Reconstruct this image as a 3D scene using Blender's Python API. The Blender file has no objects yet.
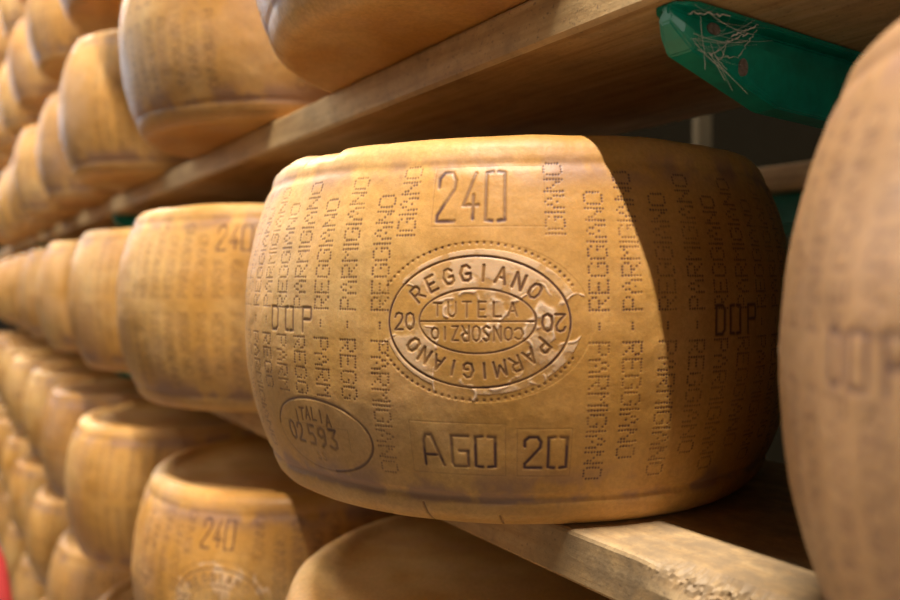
import bpy, bmesh, math, random
import numpy as np
from mathutils import Vector, Matrix

SC = bpy.context.scene
COL = SC.collection
random.seed(4)
RNG = np.random.default_rng(7)

# ------------------------------------------------------------------ camera
F_PX, YAW, PITCH, ROLL, ZC = 759.8, 0.5957, 0.0251, -0.0035, 0.1479
cam_d = bpy.data.cameras.new('camera')
cam = bpy.data.objects.new('camera', cam_d)
COL.objects.link(cam)
fw = Vector((-math.cos(YAW) * math.cos(PITCH), math.sin(YAW) * math.cos(PITCH), -math.sin(PITCH)))
rt = Vector((math.sin(YAW), math.cos(YAW), 0))
up = rt.cross(fw)
r2 = rt * math.cos(ROLL) + up * math.sin(ROLL)
u2 = -rt * math.sin(ROLL) + up * math.cos(ROLL)
m = Matrix((r2, u2, -fw)).transposed().to_4x4()
m.translation = (0, 0, ZC)
cam.matrix_world = m
cam_d.sensor_width = 36
cam_d.lens = F_PX / 900 * 36
cam_d.clip_start = 0.01
cam_d.dof.use_dof = True
cam_d.dof.focus_distance = 0.46
cam_d.dof.aperture_fstop = 4.2
SC.camera = cam

# ------------------------------------------------------------------ light
SC.view_settings.view_transform = 'Standard'
SC.view_settings.look = 'None'
SC.view_settings.gamma = 1
SC.view_settings.exposure = 0.0
w = bpy.data.worlds.new('world')
SC.world = w
w.use_nodes = True
w.node_tree.nodes['Background'].inputs[0].default_value = (1.0, 0.64, 0.30, 1)
w.node_tree.nodes['Background'].inputs[1].default_value = 0.045


def area(name, loc, target, sx, sy, power, color):
    l = bpy.data.lights.new(name, 'AREA')
    l.shape = 'RECTANGLE'
    l.size, l.size_y, l.energy, l.color = sx, sy, power, color
    o = bpy.data.objects.new(name, l)
    COL.objects.link(o)
    o.location = loc
    o.rotation_euler = (Vector(target) - Vector(loc)).to_track_quat('-Z', 'X').to_euler()
    return o


# the strip lamp over the aisle, parallel to the racks
SHELF_G, SHELF_T = 0.2923, 0.0321
PITCH_Z = SHELF_G + SHELF_T
EDGE_Y = 0.31
for nm, cx, ln, pw in (('aisle_strip_light', 0.12, 1.0, 155), ('aisle_strip_light', -3.6, 5.0, 260)):
    strip = area(nm, (cx, EDGE_Y - 2.0 / 5.3, SHELF_G + 2.0), (cx, EDGE_Y, SHELF_G), ln, 0.03, pw, (1.0, 0.90, 0.76))
    strip.rotation_euler = (math.radians(10), 0, 0)
# pale daylight from the far end of the aisle
area('aisle_end_daylight', (-8.5, -1.3, 1.9), (-0.5, 0.2, 0.1), 1.6, 1.6, 70, (0.80, 0.86, 1.0))
# added broad soft fill from the front left
area('aisle_left_fill', (-3.2, -1.9, 1.5), (-0.8, 0.2, 0.1), 2.4, 1.4, 38, (1.0, 0.90, 0.74))
# added low soft fill from the right, brightens the green arm and sharp wheel
area('aisle_right_fill', (2.2, -1.3, 0.35), (-0.4, 0.25, 0.15), 1.0, 0.9, 9, (1.0, 0.93, 0.82))
area('rear_aisle_light', (-0.9, 1.9, 1.9), (-0.7, 1.2, 0.3), 2.0, 0.2, 0.25, (1.0, 0.85, 0.6))


# ------------------------------------------------------------------ materials
def nt(name):
    mt = bpy.data.materials.new(name)
    mt.use_nodes = True
    t = mt.node_tree
    return mt, t, t.nodes['Principled BSDF']


def N(t, kind, **kw):
    n = t.nodes.new(kind)
    for k, v in kw.items():
        if k.startswith('i_'):
            n.inputs[k[2:].replace('_', ' ')].default_value = v
        else:
            setattr(n, k, v)
    return n


def ramp(t, src, stops):
    r = t.nodes.new('ShaderNodeValToRGB')
    e = r.color_ramp.elements
    while len(e) < len(stops):
        e.new(0.5)
    for el, (p, c) in zip(e, stops):
        el.position = p
        el.color = (*c, 1) if len(c) == 3 else c
    t.links.new(src, r.inputs[0])
    return r.outputs[0]


def mix(t, fac, a, b, mode='MIX'):
    n = t.nodes.new('ShaderNodeMix')
    n.data_type = 'RGBA'
    n.blend_type = mode
    for s, v in ((0, fac), (6, a), (7, b)):
        if isinstance(v, (int, float)):
            n.inputs[s].default_value = v
        elif isinstance(v, tuple):
            n.inputs[s].default_value = (*v, 1)
        else:
            t.links.new(v, n.inputs[s])
    return n.outputs[2]


def math_(t, op, a, b=None, clamp=False):
    n = t.nodes.new('ShaderNodeMath')
    n.operation = op
    n.use_clamp = clamp
    for i, v in enumerate((a, b)):
        if v is None:
            continue
        if isinstance(v, (int, float)):
            n.inputs[i].default_value = v
        else:
            t.links.new(v, n.inputs[i])
    return n.outputs[0]


def mapped(t, scale, offset_random=True):
    tc = t.nodes.new('ShaderNodeTexCoord')
    mp = t.nodes.new('ShaderNodeMapping')
    mp.inputs['Scale'].default_value = scale
    t.links.new(tc.outputs['Object'], mp.inputs[0])
    if offset_random:
        oi = t.nodes.new('ShaderNodeObjectInfo')
        ml = math_(t, 'MULTIPLY', oi.outputs['Random'], 37.0)
        cb = t.nodes.new('ShaderNodeCombineXYZ')
        for i in range(3):
            t.links.new(ml, cb.inputs[i])
        t.links.new(cb.outputs[0], mp.inputs[1])
    return mp.outputs[0]


def noise(t, vec, scale, detail=5, rough=0.55):
    n = N(t, 'ShaderNodeTexNoise', i_Scale=scale, i_Detail=detail, i_Roughness=rough)
    t.links.new(vec, n.inputs['Vector'])
    return n.outputs['Fac']


def rind_material(name='cheese_rind', bloom=0.58, dull=0.0, cloud=(0.53, 0.315, 0.195)):
    mt, t, b = nt(name)
    v = mapped(t, (1, 1, 1))
    vs = mapped(t, (1, 1, 0.22))
    big = noise(t, v, 5.5, 4, 0.55)
    col = ramp(t, big, [(0.30, (0.41, 0.185, 0.032)), (0.46, (0.62, 0.325, 0.090)), (0.62, (0.70, 0.445, 0.180))])
    amber = ramp(t, noise(t, v, 13.0, 5, 0.6), [(0.42, (0, 0, 0)), (0.62, (1, 1, 1))])
    col = mix(t, math_(t, 'MULTIPLY', amber, 0.55), col, (0.50, 0.225, 0.022))
    # lilac brown bloom in clouds and in vertical smears
    bl = ramp(t, noise(t, v, 9.0, 6, 0.62), [(0.50, (0, 0, 0)), (0.72, (1, 1, 1))])
    col = mix(t, math_(t, 'MULTIPLY', bl, bloom), col, cloud)
    st = ramp(t, noise(t, vs, 34.0, 4, 0.6), [(0.45, (0, 0, 0)), (0.75, (1, 1, 1))])
    col = mix(t, math_(t, 'MULTIPLY', st, 0.28), col, (0.34, 0.165, 0.045))
    fine = ramp(t, noise(t, v, 320.0, 3, 0.7), [(0.35, (0.86, 0.84, 0.82)), (0.65, (1.08, 1.08, 1.08))])
    col = mix(t, 1.0, col, fine, 'MULTIPLY')
    oi = t.nodes.new('ShaderNodeObjectInfo')
    col = mix(t, math_(t, 'MULTIPLY', oi.outputs['Random'], 0.30), col, (0.50, 0.30, 0.10))
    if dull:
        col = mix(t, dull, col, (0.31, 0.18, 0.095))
    at = N(t, 'ShaderNodeAttribute', attribute_name='bloom')
    col = mix(t, math_(t, 'MULTIPLY', at.outputs['Fac'], 0.75), col, (0.270, 0.150, 0.110))
    at = N(t, 'ShaderNodeAttribute', attribute_name='flake')
    col = mix(t, math_(t, 'MULTIPLY', at.outputs['Fac'], 0.75), col, (0.78, 0.58, 0.42))
    at = N(t, 'ShaderNodeAttribute', attribute_name='ink')
    col = mix(t, math_(t, 'MULTIPLY', at.outputs['Fac'], 0.96), col, (0.060, 0.022, 0.030))
    t.links.new(col, b.inputs['Base Color'])
    b.inputs['Subsurface Weight'].default_value = 0.18
    b.inputs['Subsurface Radius'].default_value = (0.006, 0.003, 0.0012)
    b.inputs['Subsurface Scale'].default_value = 1.0
    ro = ramp(t, noise(t, v, 22.0, 5, 0.6), [(0.3, (0.42,) * 3), (0.7, (0.62,) * 3)])
    t.links.new(ro, b.inputs['Roughness'])
    b.inputs['Specular IOR Level'].default_value = 0.38
    b.inputs['Coat Weight'].default_value = 0.03
    b.inputs['Coat Roughness'].default_value = 0.28
    bp = N(t, 'ShaderNodeBump', i_Strength=0.22, i_Distance=0.0012)
    h = math_(t, 'ADD', noise(t, v, 160.0, 5, 0.65), math_(t, 'MULTIPLY', noise(t, v, 30.0, 3, 0.5), 2.0))
    t.links.new(h, bp.inputs['Height'])
    t.links.new(bp.outputs[0], b.inputs['Normal'])
    return mt


def wood_material(name, c1, c2, c3, dirt=0.35):
    mt, t, b = nt(name)
    v = mapped(t, (1.6, 22, 22))
    v2 = mapped(t, (1, 1, 1))
    g = noise(t, v, 5.0, 6, 0.6)
    col = ramp(t, g, [(0.30, c1), (0.52, c2), (0.72, c3)])
    d = ramp(t, noise(t, v2, 26.0, 7, 0.7), [(0.48, (0, 0, 0)), (0.70, (1, 1, 1))])
    col = mix(t, math_(t, 'MULTIPLY', d, dirt), col, (0.20, 0.135, 0.075))
    sp = ramp(t, noise(t, v2, 420.0, 2, 0.6), [(0.62, (0, 0, 0)), (0.72, (1, 1, 1))])
    col = mix(t, math_(t, 'MULTIPLY', sp, 0.35 + dirt * 0.5), col, (0.10, 0.07, 0.05))
    at = N(t, 'ShaderNodeAttribute', attribute_name='grime')
    gm = math_(t, 'MULTIPLY', at.outputs['Fac'], ramp(t, noise(t, v2, 60.0, 6, 0.7), [(0.30, (0.25,) * 3), (0.60, (1, 1, 1))]))
    col = mix(t, gm, col, (0.23, 0.165, 0.10))
    t.links.new(col, b.inputs['Base Color'])
    b.inputs['Roughness'].default_value = 0.62
    bp = N(t, 'ShaderNodeBump', i_Strength=0.35, i_Distance=0.001)
    t.links.new(math_(t, 'ADD', g, noise(t, v2, 200.0, 4, 0.6)), bp.inputs['Height'])
    t.links.new(bp.outputs[0], b.inputs['Normal'])
    return mt


def plain(name, c, rough=0.5, metal=0.0, var=0.12, scale=30.0):
    mt, t, b = nt(name)
    v = mapped(t, (1, 1, 1))
    f = ramp(t, noise(t, v, scale, 5, 0.6), [(0.3, (1 - var,) * 3), (0.7, (1 + var,) * 3)])
    t.links.new(mix(t, 1.0, c, f, 'MULTIPLY'), b.inputs['Base Color'])
    b.inputs['Roughness'].default_value = rough
    b.inputs['Metallic'].default_value = metal
    return mt


M_RIND = rind_material()
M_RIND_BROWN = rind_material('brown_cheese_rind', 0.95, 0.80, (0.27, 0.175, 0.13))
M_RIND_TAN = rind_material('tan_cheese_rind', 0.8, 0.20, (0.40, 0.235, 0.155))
M_WOOD = wood_material('pale_shelf_wood', (0.40, 0.235, 0.095), (0.56, 0.365, 0.165), (0.66, 0.47, 0.25), 0.5)
M_GREEN = plain('green_enamel', (0.002, 0.260, 0.180), 0.30, 0.0, 0.25, 60)
M_DARK = plain('dark_hole', (0.03, 0.03, 0.03), 0.9)
M_WEB = plain('dusty_web', (0.62, 0.62, 0.60), 0.9)
M_SHADEWALL = plain('shade_plaster', (0.010, 0.008, 0.005), 0.9)  # near-black colour puts the deep shade behind the racks into the wall
M_SHADEWALL.node_tree.nodes['Principled BSDF'].inputs['Specular IOR Level'].default_value = 0.0
M_DUST = plain('dusty_bolt', (0.17, 0.14, 0.12), 0.8, 0.0, 0.4, 400)
M_RED = plain('red_enamel', (0.50, 0.05, 0.05), 0.4)
M_RUBBER = plain('black_rubber', (0.03, 0.03, 0.03), 0.7)
M_FLOOR = plain('concrete', (0.20, 0.18, 0.15), 0.6, 0, 0.15, 4)
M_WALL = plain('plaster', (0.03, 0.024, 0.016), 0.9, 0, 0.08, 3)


# ------------------------------------------------------------------ helpers
def tag(o, label=None, cat=None, group=None, kind=None):
    for k, v in (('label', label), ('category', cat), ('group', group), ('kind', kind)):
        if v:
            o[k] = v
    return o


def link(name, me, mat, parent=None, smooth=False):
    o = bpy.data.objects.new(name, me)
    me.name = name
    if mat and not me.materials:
        me.materials.append(mat)
    COL.objects.link(o)
    if parent:
        o.parent = parent
    if smooth:
        me.polygons.foreach_set('use_smooth', [True] * len(me.polygons))
    return o


def bm_obj(name, bm, mat, parent=None, smooth=False):
    bmesh.ops.recalc_face_normals(bm, faces=bm.faces)
    me = bpy.data.meshes.new(name)
    bm.to_mesh(me)
    bm.free()
    return link(name, me, mat, parent, smooth)


def empty(name, loc, label, cat, group=None):
    o = bpy.data.objects.new(name, None)
    COL.objects.link(o)
    o.location = loc
    o.empty_display_size = 0.05
    return tag(o, label, cat, group)


def box(bm, x0, x1, y0, y1, z0, z1, bev=0.0):
    r = bmesh.ops.create_cube(bm, size=1)
    vs = r['verts']
    for v in vs:
        v.co = Vector(((x0 + x1) / 2 + v.co.x * (x1 - x0), (y0 + y1) / 2 + v.co.y * (y1 - y0), (z0 + z1) / 2 + v.co.z * (z1 - z0)))
    if bev:
        es = list({e for v in vs for e in v.link_edges})
        bmesh.ops.bevel(bm, geom=es, offset=bev, segments=2, affect='EDGES')


def tube(bm, pts, r, n=10, closed=False):
    rings = []
    P = [Vector(p) for p in pts]
    for i, p in enumerate(P):
        a = P[max(i - 1, 0)]
        b = P[min(i + 1, len(P) - 1)]
        d = (b - a).normalized()
        s = d.cross(Vector((0, 0, 1)))
        if s.length < 1e-3:
            s = d.cross(Vector((0, 1, 0)))
        s.normalize()
        q = s.cross(d)
        rr = r[i] if isinstance(r, (list, tuple)) else r
        rings.append([bm.verts.new(p + (s * math.cos(2 * math.pi * k / n) + q * math.sin(2 * math.pi * k / n)) * rr) for k in range(n)])
    for A, B in zip(rings, rings[1:]):
        for k in range(n):
            bm.faces.new((A[k], A[(k + 1) % n], B[(k + 1) % n], B[k]))
    bm.faces.new(rings[0][::-1])
    bm.faces.new(rings[-1])


# ------------------------------------------------------------------ lettering
DOTS = {
    'P': ['####.', '#...#', '#...#', '####.', '#....', '#....', '#....'],
    'A': ['..#..', '.#.#.', '.#.#.', '#...#', '#.#.#', '#...#', '#...#'],
    'R': ['####.', '#...#', '#...#', '####.', '#.#..', '#..#.', '#...#'],
    'M': ['#...#', '##.##', '#.#.#', '#...#', '#...#', '#...#', '#...#'],
    'I': ['#'] * 7,
    'G': ['.###.', '#...#', '#....', '#..##', '#...#', '#...#', '.###.'],
    'N': ['#...#', '##..#', '##..#', '#.#.#', '#..##', '#..##', '#...#'],
    'O': ['.###.', '#...#', '#...#', '#...#', '#...#', '#...#', '.###.'],
    'E': ['#####', '#....', '#....', '####.', '#....', '#....', '#####'],
    '-': ['...', '...', '...', '###', '...', '...', '...'],
}
O_ = [(0.30, 0), (0.08, 0.12), (0, 0.5), (0.08, 0.88), (0.30, 1), (0.52, 0.88), (0.6, 0.5), (0.52, 0.12), (0.30, 0)]
STROKE = {
    'A': [[(0, 0), (0.3, 1), (0.6, 0)], [(0.12, 0.36), (0.48, 0.36)]],
    'C': [[(0.6, 0.85), (0.42, 1), (0.15, 0.95), (0, 0.5), (0.15, 0.05), (0.42, 0), (0.6, 0.15)]],
    'D': [[(0, 0), (0, 1), (0.35, 1), (0.55, 0.8), (0.55, 0.2), (0.35, 0), (0, 0)]],
    'E': [[(0.5, 1), (0, 1), (0, 0), (0.5, 0)], [(0, 0.5), (0.4, 0.5)]],
    'G': [[(0.58, 0.82), (0.4, 1), (0.15, 0.95), (0, 0.5), (0.15, 0.05), (0.42, 0), (0.6, 0.15), (0.6, 0.45), (0.35, 0.45)]],
    'I': [[(0, 0), (0, 1)]],
    'L': [[(0, 1), (0, 0), (0.5, 0)]],
    'M': [[(0, 0), (0.05, 1), (0.35, 0.3), (0.65, 1), (0.7, 0)]],
    'N': [[(0, 0), (0, 1), (0.55, 0), (0.55, 1)]],
    'O': [O_],
    'P': [[(0, 0), (0, 1), (0.4, 1), (0.52, 0.85), (0.52, 0.65), (0.4, 0.5), (0, 0.5)]],
    'R': [[(0, 0), (0, 1), (0.4, 1), (0.52, 0.85), (0.52, 0.65), (0.4, 0.5), (0, 0.5)], [(0.25, 0.5), (0.55, 0)]],
    'S': [[(0.5, 0.85), (0.3, 1), (0.08, 0.9), (0.08, 0.65), (0.45, 0.4), (0.5, 0.15), (0.3, 0), (0.02, 0.12)]],
    'T': [[(0, 1), (0.6, 1)], [(0.3, 1), (0.3, 0)]],
    'U': [[(0, 1), (0, 0.2), (0.15, 0), (0.4, 0), (0.55, 0.2), (0.55, 1)]],
    'Z': [[(0, 1), (0.5, 1), (0, 0), (0.5, 0)]],
    '0': [O_],
    '2': [[(0, 0.75), (0.08, 0.93), (0.28, 1), (0.48, 0.93), (0.52, 0.7), (0.4, 0.45), (0, 0), (0.55, 0)]],
    '3': [[(0, 1), (0.5, 1), (0.25, 0.58), (0.5, 0.4), (0.5, 0.12), (0.28, 0), (0, 0.1)]],
    '5': [[(0.5, 1), (0.05, 1), (0.02, 0.55), (0.35, 0.58), (0.52, 0.35), (0.42, 0.05), (0, 0.02)]],
    '9': [[(0.5, 0.6), (0.2, 0.48), (0.02, 0.62), (0.05, 0.9), (0.28, 1), (0.48, 0.9), (0.5, 0.6), (0.45, 0.2), (0.2, 0)]],
}
# squared stencil characters used for the date and the dairy number
STENCIL = {
    '2': [[(0.05, 0.70), (0.05, 0.88), (0.28, 1), (0.72, 1), (0.92, 0.84), (0.88, 0.66), (0.06, 0.12), (0.06, 0), (0.95, 0)]],
    '4': [[(0.78, 0.98), (0.05, 0.32), (1.0, 0.32)], [(0.68, 0.52), (0.68, 0.05)]],
    '0': [[(0.35, 1), (0.05, 0.98), (0.05, 0.02), (0.35, 0)], [(0.65, 1), (0.96, 0.98), (0.96, 0.02), (0.65, 0)]],
    'A': [[(0.04, 0), (0.04, 0.80), (0.14, 1), (0.42, 1), (0.95, 0)], [(0.10, 0.34), (0.66, 0.34)]],
    'G': [[(0.98, 1), (0.06, 1), (0.06, 0.10), (0.18, 0), (0.96, 0), (0.96, 0.50), (0.50, 0.50)]],
    'D': [[(0.1, 0), (0.1, 1), (0.7, 1), (0.92, 0.85), (0.92, 0.15), (0.7, 0), (0.1, 0)]],
    'P': [[(0.1, 0), (0.1, 1), (0.85, 1), (0.92, 0.9), (0.92, 0.58), (0.85, 0.5), (0.1, 0.5)]],
    'O': [[(0.36, 1), (0.05, 0.98), (0.05, 0.02), (0.36, 0)], [(0.64, 1), (0.96, 0.98), (0.96, 0.02), (0.64, 0)]],
    '.': [[(0.4, 0), (0.5, 0)]],
}


def layout():
    """segments (u0, z0, u1, z1, width, depth, ink) in mm; u from the stamp's centre line, z up."""
    S = []

    def seg(a, b, w, d, ink):
        S.append((a[0], a[1], b[0], b[1], w, d, ink))

    def poly(pl, xf, w, d, ink):
        q = [xf(p) for p in pl]
        for a, b in zip(q, q[1:]):
            seg(a, b, w, d, ink)

    def ellipse(cu, cz, a, b, w, d, ink, a0=0.0, a1=360.0, rot=0.0):
        n = int(abs(a1 - a0) / 4)
        cr, sr = math.cos(math.radians(rot)), math.sin(math.radians(rot))
        P = []
        for i in range(n + 1):
            t = math.radians(a0 + (a1 - a0) * i / n)
            x, y = a * math.cos(t), b * math.sin(t)
            P.append((cu + x * cr - y * sr, cz + x * sr + y * cr))
        poly(P, lambda p: p, w, d, ink)

    def dot_word(word, u, z0, direction, skip=None):
        """direction +1: reads upward, letter tops to the left; -1: reads downward, tops to the right"""
        px, py = 1.72, 1.85
        z = z0
        for ch in word:
            g = DOTS[ch]
            wd = len(g[0])
            zc = z + direction * (wd - 1) * px / 2
            if not (skip and skip(u, zc)):
                for ri, row in enumerate(g):
                    for ci, c in enumerate(row):
                        if c == '#':
                            uu = u + direction * (ri - 3) * py + random.uniform(-0.12, 0.12)
                            zz = z + direction * ci * px + random.uniform(-0.12, 0.12)
                            S.append((uu, zz, uu, zz, 0.74 * random.uniform(0.85, 1.15), 0.42, random.uniform(0.85, 1.0)))
            z += direction * ((wd - 1) * px + 2.75)

    def oval_skip(u, z):
        return (-172 < u < -71 and z < 78)

    # columns of dotted lettering all the way round
    cols = [(-46.0, 'c'), (43.5, 'c')]
    left = [-61.5, -84.5, -106, -127, -148, -169, -190, -211, -232, -253, -274]
    right = [67.5, 87.5, 110, 131, 151, 172, 193, 214, 235, 256, 277]
    for i, u in enumerate(left + right):
        k = i % 11
        a, b = ('REGGIANO', 'PARMIGIANO') if k % 2 == 0 else ('PARMIGIANO', 'REGGIANO')
        dot_word(a, u, 131, 1)
        dot_word(b, u, 112.5, -1, oval_skip if u < 0 else None)
        if not (-165 < u < -112 or 140 < u < 190):
            dot_word('-', u, 120.0, 1)
    for k in range(33):
        u = 298 + k * 21.5
        if u > 1363 - 285:
            break
        a, b = ('REGGIANO', 'PARMIGIANO') if k % 2 == 0 else ('PARMIGIANO', 'REGGIANO')
        dot_word(a, u, 131, 1, lambda uu, zz: 398 < uu < 446 and zz > 172)
        dot_word(b, u, 112.5, -1)
    for u, _ in cols:
        dot_word('IGIANO', u, 174, 1)

    # dotted line outside the stamp
    for i in range(92):
        t = 2 * math.pi * i / 92
        c = math.sin(t)
        if abs(c) < 0.42:
            continue
        uu, zz = -2 + 61 * math.cos(t), 124.5 + 44.5 * c
        S.append((uu, zz, uu, zz, 0.85, 0.7, random.uniform(0.4, 1.0)))

    # stencilled number, month and year
    def sten(txt, spans, z0, h, w=1.1, ink=1.0, slant=0.0):
        for ch, (a, b) in zip(txt, spans):
            poly_l = STENCIL[ch]
            for pl in poly_l:
                poly(pl, lambda p, a=a, b=b: (a + p[0] * (b - a), z0 + p[1] * h), w, 0.75, ink)
    sten('240', [(-27.5, -15.5), (-11.5, -2), (2, 14.5)], 181.5, 29, 1.2, 0.95)
    sten('240', [(401, 413), (417, 426.5), (430.5, 443)], 181.5, 27, 1.3, 0.9)
    sten('AGO', [(-36, -23), (-19, -8), (-4.5, 8.5)], 40.3, 18.5)
    sten('20', [(25, 36), (39, 51)], 40.3, 18.5)
    sten('DOP', [(-161, -152), (-143, -133), (-124, -114)], 116, 15, 1.1, 0.7)
    sten('DOP', [(146, 155), (159, 169), (176, 186)], 115.5, 17, 1.2, 0.9)
    for a, b, z0, z1 in ((-44, 14, 35, 66.5), (21, 53, 35, 63.8), (-30, 38, 178.5, 214)):
        poly([(a, z0), (b, z0), (b, z1), (a, z1), (a, z0)], lambda p: p, 0.42, 0.16, 0.20)

    # the oval stamp
    CZ = 124.4
    SU = -2.0
    ellipse(SU, CZ, 53, 37, 0.66, 0.7, 1.0)
    ellipse(SU, CZ + 0.5, 33.5, 18.2, 0.65, 0.5, 0.75)
    poly([(-35, CZ + 0.3), (31, CZ + 0.3)], lambda p: p, 0.6, 0.5, 0.45)

    def ring_word(word, t0, t1, a, b, h, w):
        # equal steps of arc length along the ellipse
        ts = np.linspace(math.radians(t0), math.radians(t1), 300)
        L = np.concatenate([[0], np.cumsum(np.hypot(np.diff(a * np.cos(ts)), np.diff(b * np.sin(ts))))])
        for i, ch in enumerate(word):
            t = float(np.interp(L[-1] * i / (len(word) - 1), L, ts))
            cx, cz = SU + a * math.cos(t), CZ + b * math.sin(t)
            nx, nz = math.cos(t) / a, math.sin(t) / b
            l = math.hypot(nx, nz)
            nx, nz = nx / l, nz / l
            gw = max(p[0] for pl in STROKE[ch] for p in pl)
            for pl in STROKE[ch]:
                poly(pl, lambda p: (cx + nz * (p[0] - gw / 2) * w - -nx * (p[1] - 0.5) * h,
                                    cz - nx * (p[0] - gw / 2) * w + nz * (p[1] - 0.5) * h), 0.85, 0.6, 0.8)
    ring_word('REGGIANO', 145, 39, 42.5, 27.5, 8.6, 9.5)
    ring_word('PARMIGIANO', -29, -151, 42.5, 27.5, 8.2, 9.0)

    def word(txt, cu, cz, h, wd, adv, rot=0.0, w=0.8, ink=0.8, d=0.6, arc=0.0):
        n = len(txt)
        cr, sr = math.cos(math.radians(rot)), math.sin(math.radians(rot))
        for i, ch in enumerate(txt):
            if ch == ' ':
                continue
            gw = max(p[0] for pl in STROKE[ch] for p in pl)
            off = (i - (n - 1) / 2) * adv
            hh = h * (1 - arc * (2 * off / (n * adv)) ** 2)
            for pl in STROKE[ch]:
                poly(pl, lambda p: (cu + (off + (p[0] - gw / 2) * wd) * cr - ((p[1] - 0.5) * hh) * sr,
                                    cz + (off + (p[0] - gw / 2) * wd) * sr + ((p[1] - 0.5) * hh) * cr), w, d, ink)
    word('20', -45, CZ + 0.2, 9.5, 9, 7.0)
    word('20', 41.5, CZ - 0.5, 9.5, 9.5, 7.4, 180)
    word('TUTELA', -3, CZ + 7.0, 8.5, 8, 8.6, 0, 0.7, 0.55, 0.5, 0.25)
    word('CONSORZIO', -2, CZ - 6.6, 8.5, 7, 6.0, 180, 0.7, 0.55, 0.5, 0.35)

    # small oval mark at lower left
    OU, OZ = -117.5, 50.5
    ellipse(OU, OZ, 46, 23.5, 0.95, 0.8, 0.75, -78, 178, -2)
    ellipse(OU, OZ, 46, 23.5, 0.7, 0.3, 0.22, 178, 282, -2)
    for i, ch in enumerate('ITALIA'):
        off = (i - 2.5) * 6.3
        gw = max(p[0] for pl in STROKE[ch] for p in pl)
        for pl in STROKE[ch]:
            poly(pl, lambda p: (OU - 4 + off + (p[0] - gw / 2) * 7.0, OZ + 9.5 + p[1] * 7.5 - 0.012 * off * off), 0.85, 0.7, 0.65)
    word('02', OU - 25, OZ - 0.5, 12, 11, 9.5, -2, 1.2, 0.7, 0.7)
    word('593', OU + 3, OZ - 1.5, 12.5, 12, 10.0, -2, 1.3, 0.9, 0.7)
    word('SS', OU - 2, OZ - 14.5, 5, 4.5, 5.5, 0, 0.9, 0.35, 0.4)
    poly([(OU - 38, OZ + 6), (OU + 28, OZ + 6), (OU + 28, OZ - 8)], lambda p: p, 0.4, 0.2, 0.2)
    return S


def value_noise(S, Z, cell, rng, octaves=4):
    out = np.zeros(S.shape, np.float32)
    amp, tot = 1.0, 0.0
    for o in range(octaves):
        c = cell / 2 ** o
        G = rng.random((int(300 / c) + 6, int(1500 / c) + 6)).astype(np.float32)
        fs, fz = (S + 720) / c, Z / c + 1
        i0, j0 = np.floor(fs).astype(int), np.floor(fz).astype(int)
        a, b = fs - i0, fz - j0
        a, b = a * a * (3 - 2 * a), b * b * (3 - 2 * b)
        i0 = np.clip(i0, 0, G.shape[1] - 2)
        j0 = np.clip(j0, 0, G.shape[0] - 2)
        v = (G[j0, i0] * (1 - a) + G[j0, i0 + 1] * a) * (1 - b) + (G[j0 + 1, i0] * (1 - a) + G[j0 + 1, i0 + 1] * a) * b
        out += amp * v
        tot += amp
        amp *= 0.5
    return out / tot


RB, RE, WH = 0.2167, 0.189, 0.235
THC = -43.6          # the stamp's centre line, degrees round the wheel


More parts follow.
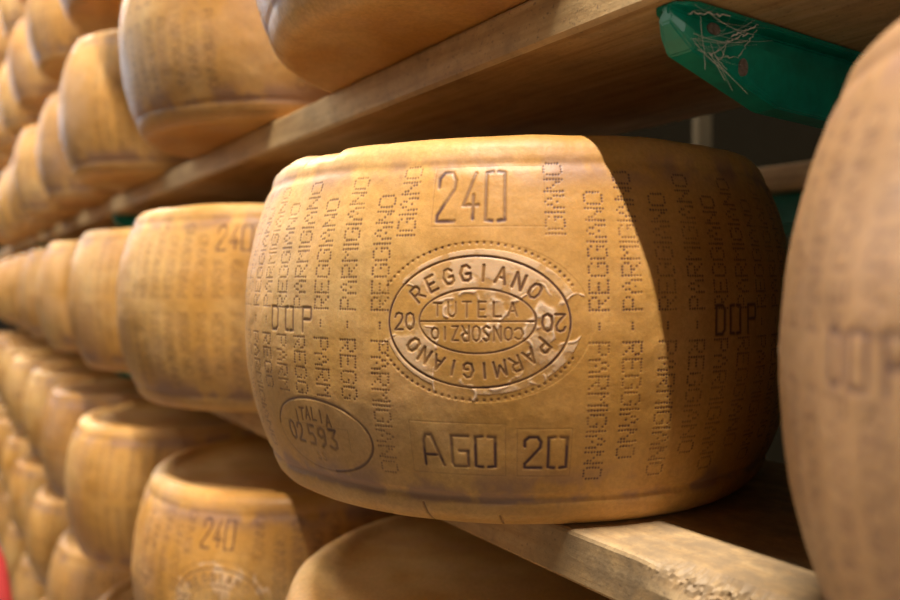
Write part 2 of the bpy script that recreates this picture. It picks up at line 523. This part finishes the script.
def wheel_mesh(name, fine, coarse, zstep, sector, seed, depth=1.0, crack=True, gd=1.0):
    """one ageing wheel: barrel side with stamped marks, rim beads and two flat faces"""
    rng = np.random.default_rng(seed)
    R = RB * 1000
    # angles: fine inside the sector (relative to the stamp, mm), coarse elsewhere
    a, b = sector
    us = [a]
    half = math.pi * R
    fine_n = int((b - a) / fine)
    us = list(np.linspace(a, b, fine_n, endpoint=False))
    rest = 2 * half - (b - a)
    cn = max(int(rest / coarse), 3)
    us += list(np.linspace(b, b + rest, cn, endpoint=False))
    U = np.array(us)
    H = WH * 1000
    nz = int(H / zstep)
    zs = np.linspace(0, H, nz + 1)
    UU, ZZ = np.meshgrid(U, zs)
    UW = (UU + half) % (2 * half) - half          # wrapped -half..half
    ink = np.zeros(UU.shape, np.float32)
    dep = np.zeros(UU.shape, np.float32)
    for (u0, z0, u1, z1, w, d, k) in layout():
        c0, c1 = min(u0, u1) - 3, max(u0, u1) + 3
        js = np.nonzero(((zs > min(z0, z1) - 3) & (zs < max(z0, z1) + 3)))[0]
        off = -2 * half * math.floor((c0 + half) / (2 * half)) if not (-half <= c0 <= half) else 0
        lo = (c0 + off - a) % (2 * half) + a
        idx = np.nonzero((U >= lo) & (U <= lo + (c1 - c0)))[0]
        if len(js) == 0 or len(idx) == 0:
            continue
        j0, j1, i0, i1 = js[0], js[-1] + 1, idx[0], idx[-1] + 1
        pu = U[i0:i1][None, :] - lo + c0
        pz = zs[j0:j1][:, None]
        du, dz = u1 - u0, z1 - z0
        L = du * du + dz * dz
        t = np.clip(((pu - u0) * du + (pz - z0) * dz) / L, 0, 1) if L > 0 else 0.0
        dist = np.hypot(pu - u0 - t * du, pz - z0 - t * dz)
        g = np.exp(-(dist / w) ** 2.6)
        dep[j0:j1, i0:i1] = np.maximum(dep[j0:j1, i0:i1], g * d)
        ink[j0:j1, i0:i1] = np.maximum(ink[j0:j1, i0:i1], g * k)
    n1 = value_noise(UW, ZZ, 60, rng)
    n2 = value_noise(UW, ZZ, 9, rng)
    n3 = value_noise(UW, ZZ, 22, rng, 5)
    wear = np.clip((n3 - 0.30) * 5.5, 0.62, 1.0)
    ink = ink * wear
    # whitish flaking inside and round the stamp
    ell = (UW / 56.0) ** 2 + ((ZZ - 124.4) / 40.0) ** 2
    ns = value_noise(UW, ZZ, 7, rng, 4)
    nl = value_noise(UW, ZZ, 26, rng, 3)
    patch = np.clip((nl - 0.44) * 16, 0, 1) * (ell < 1.05)
    edge = np.exp(-((nl - 0.44) / 0.020) ** 2) * (ell < 1.25)
    fl = np.clip(patch * np.clip((ns - 0.32) * 5, 0.25, 1) * 0.62 + edge * 1.1 * np.clip((ns - 0.35) * 6, 0, 1), 0, 1)
    near = np.exp(-(dep / 0.12) ** 2)
    halo = np.clip(dep * 1.6, 0, 1) * (1 - np.clip(dep * 2.2, 0, 1)) * (ell < 1.1) * 2.0
    flake = np.clip(fl * near + halo * 0.6, 0, 1)
    # profile of the side
    t = 2 * ZZ / H - 1
    r = R - (R - RE * 1000) * np.abs(t) ** 2.2
    rc = 10.0
    e = np.minimum(ZZ, H - ZZ)
    cr = np.where(e < rc, rc * (1 - np.sqrt(np.clip(1 - (1 - e / rc) ** 2, 0, 1))), 0)
    r = r - cr * 0.85
    wob = (n1 - 0.5) * 3.2
    gl = 20.5 + (value_noise(UW, ZZ * 0, 120, rng, 2) - 0.5) * 5
    gu = 217.0 + (value_noise(UW, ZZ * 0, 150, rng, 2) - 0.5) * 4
    groove = gd * 1.7 * np.exp(-((ZZ - gl) / 2.6) ** 2) + 0.9 * np.exp(-((ZZ - gu) / 3.5) ** 2)
    bead = gd * 0.9 * np.exp(-((ZZ - (gl - 9)) / 6.0) ** 2)
    r = r + wob + (n2 - 0.5) * 0.32 - groove + bead - dep * 0.55 * depth
    r = r + (flake - 0.3) * 0.38 * (ell < 1.3) - 0.35 * np.clip(1 - ell, 0, 1) ** 0.3 * 0
    bloom = 1.3 * np.exp(-((ZZ - gl) / 3.0) ** 2) * np.clip((n3 - 0.30) * 4, 0, 1)
    bloom += 0.95 * np.exp(-((ZZ - gl - 6) / 10.0) ** 2) * np.clip((n3 - 0.40) * 5, 0, 1)
    bloom += 0.95 * np.exp(-((ZZ - gu + 3) / 9.0) ** 2) * np.clip((n3 - 0.38) * 5, 0, 1)
    bloom = np.clip(bloom, 0, 1)
    if crack:
        # a short split in the lower rim, a nick and lifted lip in the upper one
        for (cu, z0, z1) in ((-38, 1, 15), (12, 2, 9)):
            m_ = np.exp(-((UW - cu - (ZZ - z0) * -0.25) / 0.9) ** 2) * (ZZ < z1) * (ZZ > z0)
            r = r - 1.3 * m_
            ink = np.maximum(ink, 0.6 * m_)
        lip = (UW > -155) & (UW < -118) & (ZZ > H - 12)
        r = r - 1.0 * lip * np.clip((ZZ - (H - 12)) / 6, 0, 1) * np.clip((n2 - 0.2) * 2, 0, 1)
        zshift = -2.0 * np.clip((UW + 175) / 20, 0, 1) * np.clip((-117 - UW) / 3, 0, 1) * np.clip((ZZ - H + 10) / 10, 0, 1)
    else:
        zshift = 0
    th = UU / R + math.radians(THC)
    X = r * np.cos(th) / 1000
    Y = r * np.sin(th) / 1000
    Z = (ZZ + zshift + (n1 - 0.5) * 2.0 * (ZZ / H)) / 1000
    nU = len(U)
    rows = nz + 1
    verts = [np.stack([X, Y, Z], -1).reshape(-1, 3)]
    i = np.arange(nU)
    quads = []
    base = (np.arange(nz)[:, None] * nU)
    q = np.stack([base + i, base + (i + 1) % nU, base + nU + (i + 1) % nU, base + nU + i], -1).reshape(-1, 4)
    quads.append(q)
    cnt = rows * nU
    # flat faces: rings towards the centre
    for side in (0, 1):
        row0 = 0 if side == 0 else (rows - 1) * nU
        prev = row0 + i
        rr = np.hypot(X[0 if side == 0 else -1], Y[0 if side == 0 else -1])
        z0 = Z[0 if side == 0 else -1]
        for f, dz in ((0.98, 0.0005), (0.955, -0.0002), (0.92, -0.004), (0.87, -0.0055), (0.6, -0.006), (0.3, -0.006), (0.0004, -0.006)):
            dz = dz if side else 0.0
            zz = z0 * f + (z0.mean()) * (1 - f) + dz
            verts.append(np.stack([rr * f * np.cos(th[0]), rr * f * np.sin(th[0]), zz], -1))
            cur = cnt + i
            nxt = (i + 1) % nU
            if side == 0:
                quads.append(np.stack([prev, cur, cur[nxt], prev[nxt]], -1))
            else:
                quads.append(np.stack([prev, prev[nxt], cur[nxt], cur], -1))
            prev = cur
            cnt += nU
    V = np.concatenate(verts).astype(np.float32)
    Q = np.concatenate(quads).astype(np.int32)
    me = bpy.data.meshes.new(name)
    me.vertices.add(len(V))
    me.vertices.foreach_set('co', V.ravel())
    me.loops.add(Q.size)
    me.loops.foreach_set('vertex_index', Q.ravel())
    me.polygons.add(len(Q))
    me.polygons.foreach_set('loop_start', np.arange(0, Q.size, 4, dtype=np.int32))
    me.polygons.foreach_set('loop_total', np.full(len(Q), 4, np.int32))
    me.polygons.foreach_set('use_smooth', np.ones(len(Q), bool))
    for nm, arr in (('ink', ink), ('flake', flake), ('bloom', bloom)):
        at = me.attributes.new(nm, 'FLOAT', 'POINT')
        full = np.zeros(len(V), np.float32)
        full[:arr.size] = arr.ravel()
        at.data.foreach_set('value', full)
    me.update(calc_edges=True)
    me.materials.append(M_RIND)
    return me


# ------------------------------------------------------------------ the setting
def slab(name, x0, x1, y0, y1, z0, z1, mat):
    bm = bmesh.new()
    box(bm, x0, x1, y0, y1, z0, z1)
    return tag(bm_obj(name, bm, mat), kind='structure')


FLOOR_Z = -1.42
slab('floor', -9, 2.5, -2.2, 3.0, FLOOR_Z - 0.1, FLOOR_Z, M_FLOOR)
slab('wall_back', -9, 2.5, 3.0, 3.1, FLOOR_Z, 2.9, M_SHADEWALL)
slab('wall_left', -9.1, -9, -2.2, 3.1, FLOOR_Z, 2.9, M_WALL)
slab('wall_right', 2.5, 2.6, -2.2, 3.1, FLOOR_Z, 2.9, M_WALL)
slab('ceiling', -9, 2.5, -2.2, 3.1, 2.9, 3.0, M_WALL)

# ------------------------------------------------------------------ planks
PLANK_D = 0.255
JOINTS = [1.0, -0.06, -1.755, -3.255, -6.6]


def plank(x0, x1, y0, level_z, fine, worn, label, group, thick=SHELF_T):
    """a sawn board with softened, knocked edges; its top face lies at level_z"""
    step = 0.0014 if fine else 0.03
    n = max(int(abs(x1 - x0) / step), 4)
    xs = np.linspace(min(x0, x1), max(x0, x1), n + 1)
    c = 0.0028
    T, D = thick, PLANK_D
    # section (y, z) going round, dense near the front upper edge
    sec = [(0, -T + c), (0, -T * 0.75), (0, -T * 0.5), (0, -T * 0.3), (0, -T * 0.16), (0, -c)]
    sec += [(c * 0.3, -c * 0.3), (c, 0), (0.006, 0), (0.010, 0), (0.016, 0), (0.025, 0), (0.06, 0), (D / 2, 0), (D - c, 0), (D, -c), (D, -T + c), (D - c, -T), (D / 2, -T), (c, -T)]
    sec = np.array(sec)
    rng = np.random.default_rng(int(abs(x0 * 1000) + level_z * 7777) % 9999)
    me = bpy.data.meshes.new('shelf_plank')
    V = []
    gr = []
    knock = np.convolve(rng.random(n + 1), np.ones(13) / 13, 'same')
    knock2 = np.convolve(rng.random(n + 1), np.ones(5) / 5, 'same')
    for i, x in enumerate(xs):
        s = sec.copy()
        g = np.zeros(len(s))
        if fine:
            k = 0.0
            if worn:
                k = max(0, 1 - abs(x + 0.225) / 0.055) * (0.7 + 2.0 * max(0, knock[i] - 0.35) + 0.8 * knock2[i])
                g[:] = 0.85 * min(1, max(0, (x + 0.40) / 0.10))
            k += 0.10 * knock[i]
            for j, (y, z) in enumerate(sec):
                dd = math.hypot(y, z)
                if dd < 0.016 and y < D / 2:
                    f = (1 - dd / 0.016) * k
                    jit = rng.random()
                    s[j, 0] += 0.0065 * f * (0.8 + 0.35 * jit)
                    s[j, 1] -= 0.0065 * f * (0.8 + 0.35 * rng.random())
        V.append(np.stack([np.full(len(s), x), s[:, 0] + y0, s[:, 1] + level_z], -1))
        gr.append(g)
    V = np.concatenate(V)
    m_ = len(sec)
    F = []
    for i in range(n):
        for j in range(m_):
            a, b = i * m_ + j, i * m_ + (j + 1) % m_
            F.append((a, b, b + m_, a + m_))
    F.append(tuple(range(m_))[::-1])
    F.append(tuple(n * m_ + j for j in range(m_)))
    me.from_pydata([tuple(v) for v in V], [], F)
    me.update()
    at = me.attributes.new('grime', 'FLOAT', 'POINT')
    at.data.foreach_set('value', np.concatenate(gr).astype(np.float32))
    o = link('shelf_plank', me, M_WOOD)
    bm = bmesh.new()
    bm.from_mesh(me)
    bmesh.ops.recalc_face_normals(bm, faces=bm.faces)
    bm.to_mesh(me)
    bm.free()
    return tag(o, label, 'shelf', group)


LEVEL_WORDS = {3: 'highest', 2: 'second shelf above the stamped wheel', 1: 'shelf right above the stamped wheel',
               0: 'shelf carrying the stamped wheel', -1: 'first shelf below the stamped wheel',
               -2: 'second shelf below the stamped wheel', -3: 'third shelf below the stamped wheel'}
LV = {4: 'unseen fourth level above the sharp wheel', 3: 'third level above the sharp wheel', 2: 'second level above the sharp wheel', 1: 'level above the sharp wheel',
      0: 'level of the sharp stamped wheel', -1: 'level below the sharp wheel', -2: 'second level below the sharp wheel',
      -3: 'third level below the sharp wheel', -4: 'fourth level below the sharp wheel'}
SEG = {0: 'nearest, right', 1: 'middle', 2: 'far left', 3: 'farthest left'}
rack_planks = {1: [0, 1, 2, 3], 0: [0, 1, 2, 3], -1: [1, 2, 3], -2: [1, 2, 3], -3: [2, 3], -4: [3], 2: [0, 1, 2, 3], 3: [0, 1, 2, 3], 4: [0, 1]}  # upper near planks are unseen, added to keep strip light off the back
for lv, segs in rack_planks.items():
    for s in segs:
        x0, x1 = JOINTS[s], JOINTS[s + 1]
        gap = 0.0012
        lab = {
            (0, 0): 'shelf plank under the right-hand wheel cut by the photo edge',
            (0, 1): 'wooden shelf plank carrying the sharp stamped wheel, its front edge grimy and chipped',
            (1, 0): 'brown shelf plank overhead at upper right, above the green bracket',
            (1, 1): 'long tan shelf plank running diagonally above the sharp stamped wheel',
        }.get((lv, s), 'blurred wooden shelf plank, %s stretch on the %s' % (SEG[s], LV[lv]))
        plank(x0 - gap, x1 + gap, EDGE_Y, lv * PITCH_Z, lv in (0, 1) and s < 2, lv == 0 and s == 1, lab, 'wooden shelf planks of the ageing rack')


# ------------------------------------------------------------------ steel frame of the rack
def bracket_mesh():
    """flared pressed steel arm; origin at its nose under the plank, runs to +y, z=0 is the plank's underside"""
    bm = bmesh.new()
    # stations: y, depth of the lower edge
    st = [(0.0, -0.010, 0.4), (0.006, -0.018, 0.8), (0.012, -0.024, 1.0), (0.088, -0.045, 1.0), (0.30, -0.0495, 1.0)]
    rings = []
    for y, zb, f in st:
        zt = -0.0005
        g = 1.0 if f == 1 else max(0.25, (-zb - 0.001) / 0.023)
        pr = [(0.0125 * f + 0.001, zt), (0.0125 * f + 0.001, -0.0035 * g), (0.0040 * f + 0.0005, -0.0045 * g), (0.0040 * f + 0.0005, -0.0125 * g),
              (0.0100 * f + 0.0005, -0.0150 * g), (0.0092 * f, zb + 0.002 * g), (0.0078 * f, zb)]
        full = pr + [(-a, b) for a, b in reversed(pr)]
        rings.append([bm.verts.new((a, y, b)) for a, b in full])
    for A, B in zip(rings, rings[1:]):
        n = len(A)
        for k in range(n):
            bm.faces.new((A[k], A[(k + 1) % n], B[(k + 1) % n], B[k]))
    bm.faces.new(rings[0])
    bm.faces.new(rings[-1][::-1])
    bmesh.ops.recalc_face_normals(bm, faces=bm.faces)
    es = [e for e in bm.edges if e.calc_face_angle(0) > 0.35]
    bmesh.ops.bevel(bm, geom=es, offset=0.0009, segments=2, affect='EDGES')
    me = bpy.data.meshes.new('bracket')
    bm.to_mesh(me)
    bm.free()
    me.materials.append(M_GREEN)
    return me


BR = bracket_mesh()
BRX = [-0.268, -1.755, -3.255]
BR_LV = {0: [1, 0], 1: [2, 1, 0, -1, -2], 2: [2, 1, 0, -1, -2, -3]}
FR_LAB = ['green steel rack arm at upper right with cobwebs on it, beside the sharp wheel',
          'green steel rack frame behind the blurred wheels left of the sharp wheel',
          'green steel rack frame farthest left, deep in the blur']
for i, x in enumerate(BRX):
    root = empty('steel_rack', (x, 0.64, FLOOR_Z), FR_LAB[i], 'rack frame', 'green steel frames of the rack')
    bm = bmesh.new()
    box(bm, -0.02, 0.02, -0.005, 0.04, 0.0, 2.62, 0.003)
    bm_obj('upright', bm, M_GREEN, root)
    bm = bmesh.new()
    box(bm, -0.05, 0.05, -0.04, 0.075, 0.0, 0.006, 0.001)
    bm_obj('foot_plate', bm, M_GREEN, root)
    for lv in BR_LV[i]:
        b = link('bracket', BR, None, root)
        b.location = (0, 0.318 - 0.64, lv * PITCH_Z - SHELF_T - FLOOR_Z)
        if i == 0 and lv == 1:
            # punched holes filled with dust
            for (yy, zz, ry, rz) in ((0.0335, -0.0085, 0.0055, 0.0032), (0.0520, -0.0275, 0.0038, 0.0048)):
                bm = bmesh.new()
                xx = 0.0052 if zz > -0.016 else 0.0108
                ring = [(yy + ry * math.cos(a), zz + rz * math.sin(a)) for a in np.linspace(0, 2 * math.pi, 20, endpoint=False)]
                if zz > -0.016:
                    top = [bm.verts.new((xx, q[0], q[1])) for q in ring]
                else:
                    top = [bm.verts.new((xx, q[0], q[1])) for q in ring]
                bot = [bm.verts.new((v.co.x - 0.003, v.co.y, v.co.z)) for v in top]
                bm.faces.new(top)
                bm.faces.new(bot[::-1])
                for k in range(20):
                    bm.faces.new((top[k], bot[k], bot[(k + 1) % 20], top[(k + 1) % 20]))
                tag(bm_obj('bolt_head', bm, M_DUST, b), 'dust-grey bolt head in the green arm')

# cobweb strung over the nose of the near bracket
bm = bmesh.new()
wx = BRX[0] + 0.0085
by, bz = 0.318, SHELF_G


def wp(y, z, o=0.0):
    # a point just off the flared side of the arm
    return (BRX[0] + (0.0104 if z < -0.016 else 0.0104 + (z + 0.016) * 0.20) + 0.0006 + o, by + y, bz + z)


for k in range(26):
    y0, z0 = random.uniform(0.004, 0.030), random.uniform(-0.030, -0.003)
    y1, z1 = y0 + random.uniform(0.004, 0.05), min(-0.002, z0 + random.gauss(0, 0.012))
    z1 = max(z1, -0.042)
    if z0 < -0.022 - 0.3 * y0:
        z0 = -0.02
    sag = random.uniform(0, 0.004)
    pts = []
    for q in np.linspace(0, 1, 9):
        pts.append(wp(y0 + (y1 - y0) * q + random.uniform(-0.0004, 0.0004), max(-0.044, z0 + (z1 - z0) * q - sag * 4 * q * (1 - q)), 0.0004 + 0.001 * math.sin(3 * q)))
    tube(bm, pts, random.choice([0.00004, 0.00006, 0.00009, 0.00014]), 5)
for (ya, za, yb, zb, rr) in ((0.001, -0.008, 0.034, -0.004, 0.0006), (0.060, -0.004, 0.040, -0.0135, 0.0008), (0.052, -0.010, 0.036, -0.016, 0.0007),
                             (0.022, -0.026, 0.046, -0.024, 0.0003), (0.046, -0.024, 0.060, -0.006, 0.0004), (0.022, -0.026, 0.030, -0.022, 0.0005)):
    pts = [wp(ya + (yb - ya) * q + random.uniform(-0.001, 0.001), za + (zb - za) * q + random.uniform(-0.0008, 0.0008), 0.0005) for q in np.linspace(0, 1, 14)]
    tube(bm, pts, [rr * random.uniform(0.15, 0.65) for _ in pts], 6)
tag(bm_obj('cobweb', bm, M_WEB), 'wispy grey cobweb clinging to the nose of the green rack arm', 'cobweb', kind='stuff')

# ------------------------------------------------------------------ the wheels of cheese
ME_HERO = wheel_mesh('cheese_wheel', 0.37, 3.0, 0.40, (-210, 235), 3)
ME_B = wheel_mesh('cheese_wheel', 1.15, 1.15, 1.2, (-300, 300), 11, crack=False, gd=0.45)
ME_C = wheel_mesh('cheese_wheel', 2.0, 2.0, 2.0, (-300, 300), 23, crack=False, gd=0.45)
CY = 0.4015


def wheel(me, x, lv, rot, label, y=CY, sz=1.0, group=None, z=None):
    o = bpy.data.objects.new('cheese_wheel', me)
    COL.objects.link(o)
    o.location = (x, y, (lv * PITCH_Z if z is None else z) + 0.0003)
    o.rotation_euler = (0, 0, math.radians(rot))
    o.scale = (1, 1, sz)
    return tag(o, label, 'cheese wheel', group)


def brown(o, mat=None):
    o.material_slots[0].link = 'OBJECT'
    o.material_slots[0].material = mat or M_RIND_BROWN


ORD = ['', 'first', 'second', 'third', 'fourth', 'fifth', 'sixth', 'seventh', 'eighth', 'ninth']
GR = {3: 'wheels on the topmost shelf', 2: 'wheels two shelves above the sharp one', 1: 'wheels on the shelf above the sharp one',
      0: 'wheels on the shelf of the sharp one', -1: 'wheels on the shelf below the sharp one',
      -2: 'wheels two shelves below the sharp one', -3: 'wheels three shelves below the sharp one', -4: 'wheels four shelves below the sharp one'}

wheel(ME_HERO, -0.4994, 0, 0, 'sharp golden cheese wheel in the centre with oval stamp, 240 and AGO 20', group=GR[0])
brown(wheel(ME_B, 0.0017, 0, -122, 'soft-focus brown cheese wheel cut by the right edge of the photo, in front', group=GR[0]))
rows = {
    0: [(-0.98, -107), (-1.43, 150), (-1.865, 80), (-2.305, 220), (-2.75, 10), (-3.20, 300), (-3.64, 90), (-4.09, 200), (-4.53, 20)],
    1: [(-0.50, 110), (-0.965, 95), (-1.45, 60), (-1.895, 190), (-2.335, 20), (-2.78, 250), (-3.22, 90), (-3.66, 10), (-4.11, 130)],
    -1: [(-0.48, 70), (-0.955, -5), (-1.43, 140), (-1.875, 250), (-2.32, 30), (-2.765, 300), (-3.21, 100), (-3.66, 220), (-4.1, 50)],
    2: [(-1.13, 40), (-1.58, 170), (-2.03, 260), (-2.48, 80), (-2.93, 10), (-3.38, 210), (-3.83, 120)],
    -2: [(-1.37, 100), (-1.82, 10), (-2.27, 200), (-2.72, 290), (-3.17, 60), (-3.62, 170), (-4.07, 330)],
    -3: [(-2.30, 40), (-2.745, 160), (-3.19, 280), (-3.64, 30), (-4.08, 110)],
    -4: [(-3.20, 70), (-3.65, 190)],
    3: [(-2.52, 130), (-2.97, 20), (-3.42, 250), (-3.87, 70)],
}
SPECIAL = {
    (0, 0): 'blurred yellow cheese wheel directly left of the sharp stamped wheel, faint 240 on it',
    (1, 0): 'large orange cheese wheel cut by the top edge, seen from below, above the sharp wheel',
    (1, 1): 'large mottled tan cheese wheel at upper left, first left of the one seen from below',
    (-1, 0): 'cheese wheel at bottom centre under the sharp wheel, only its shaded top rim showing',
    (-1, 1): 'yellow cheese wheel at lower left with sunlit rim and dark shaded top',
    (-1, 2): 'blurred yellow cheese wheel behind the lower left one with sunlit rim, on the same shelf',
}
for lv, lst in rows.items():
    for i, (x, rot) in enumerate(lst):
        lab = SPECIAL.get((lv, i))
        if not lab:
            k = i + (2 if lv == 0 else 1)
            where = {0: 'on the same shelf, %s to the left of the sharp stamped one' % ORD[i + 1],
                     1: 'on the shelf above the sharp wheel, %s from the right' % ORD[i + 1],
                     -1: 'on the shelf below the sharp wheel, %s from the right' % ORD[i + 1],
                     2: 'two shelves above the sharp wheel, %s from the right' % ORD[i + 1],
                     -2: 'two shelves below the sharp wheel, %s from the right' % ORD[i + 1],
                     -4: 'four shelves below the sharp wheel, %s from the right' % ORD[i + 1],
                     -3: 'three shelves below the sharp wheel, %s from the right' % ORD[i + 1],
                     3: 'on the topmost shelf at the upper left corner, %s from the right' % ORD[i + 1]}[lv]
            lab = 'out-of-focus cheese wheel ' + where
        me = ME_B if i < 3 and lv in (0, 1, -1) else ME_C
        jy = {0: 0, 1: 0.008 if lv == -1 else 0.004}.get(i, random.uniform(-0.008, 0.010))
        wo = wheel(me, x, lv, rot, lab, CY + jy, group=GR[lv])
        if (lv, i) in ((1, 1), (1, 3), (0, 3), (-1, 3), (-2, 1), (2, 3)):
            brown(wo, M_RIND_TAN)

# the rack of the next aisle, seen through the gap beside the sharp wheel
for (x0, x1, lab) in ((-1.6, 0.6, 'dim board of the rear rack glimpsed between the sharp wheel and the right-hand one'),):
    o = plank(x0, x1, 0.90, 0.2955, False, False, lab, None, 0.034)
root = empty('rack_post', (0.3, 1.19, FLOOR_Z), 'dark green post of the rear rack behind the right-hand wheel', 'rack post')
for x, mt_, tp, hw in ((-0.915, plain('dark_timber', (0.04, 0.026, 0.008), 0.9), 1.95, 0.007), (0.3, M_GREEN, 1.681, 0.02)):
    bm = bmesh.new()
    box(bm, -hw, hw, -0.02, 0.02, 0, tp, 0.002)
    bm_obj('upright', bm, mt_, root).location = (x - 0.3, 0, 0)
bm = bmesh.new()
box(bm, -1.75, 0.30, -0.27, -0.02, 1.640, 1.6810, 0.002)
bm_obj('cross_beam', bm, M_GREEN, root)

# ------------------------------------------------------------------ red hand truck in the aisle
root = empty('hand_truck', (-1.5, 0.0, FLOOR_Z), 'red tubular hand truck at the lower left corner, beside the racks', 'hand truck')
for yy in (-0.24, 0.100):
    k = -1 if yy > 0 else 1
    bm = bmesh.new()
    tube(bm, [(0.10, yy, 0.12), (0.03, yy, 0.6), (0.0, yy + k * 0.012, 1.0), (-0.02, yy + k * 0.022, 1.08), (-0.05, yy + k * 0.045, 1.14), (-0.08, yy + k * 0.08, 1.165)], 0.017, 14)
    bm_obj('frame_rail', bm, M_RED, root, True)
    bm = bmesh.new()
    bmesh.ops.create_cone(bm, cap_ends=True, segments=28, radius1=0.11, radius2=0.11, depth=0.045,
                          matrix=Matrix.Translation((0.0, yy + (0.05 if yy > 0 else -0.05), 0.11)) @ Matrix.Rotation(math.pi / 2, 4, 'X'))
    bm_obj('tyre', bm, M_RUBBER, root)
for z, x in ((0.3, 0.075), (0.6, 0.03), (0.85, 0.011)):
    bm = bmesh.new()
    tube(bm, [(x, -0.24, z), (x, 0.094, z)], 0.011, 10)
    bm_obj('crossbar', bm, M_RED, root, True)
bm = bmesh.new()
tube(bm, [(0.0, -0.3, 0.11), (0.0, 0.13, 0.11)], 0.01, 10)
bm_obj('axle', bm, M_RED, root, True)
bm = bmesh.new()
tube(bm, [(-0.08, -0.165, 1.165), (-0.08, 0.025, 1.165)], 0.017, 12)
bm_obj('handle', bm, M_RUBBER, root, True)
bm = bmesh.new()
box(bm, 0.09, 0.33, -0.26, 0.095, 0.0, 0.008, 0.001)
box(bm, 0.085, 0.115, -0.26, 0.095, 0.0, 0.14, 0.001)
bm_obj('toe_plate', bm, M_RED, root)
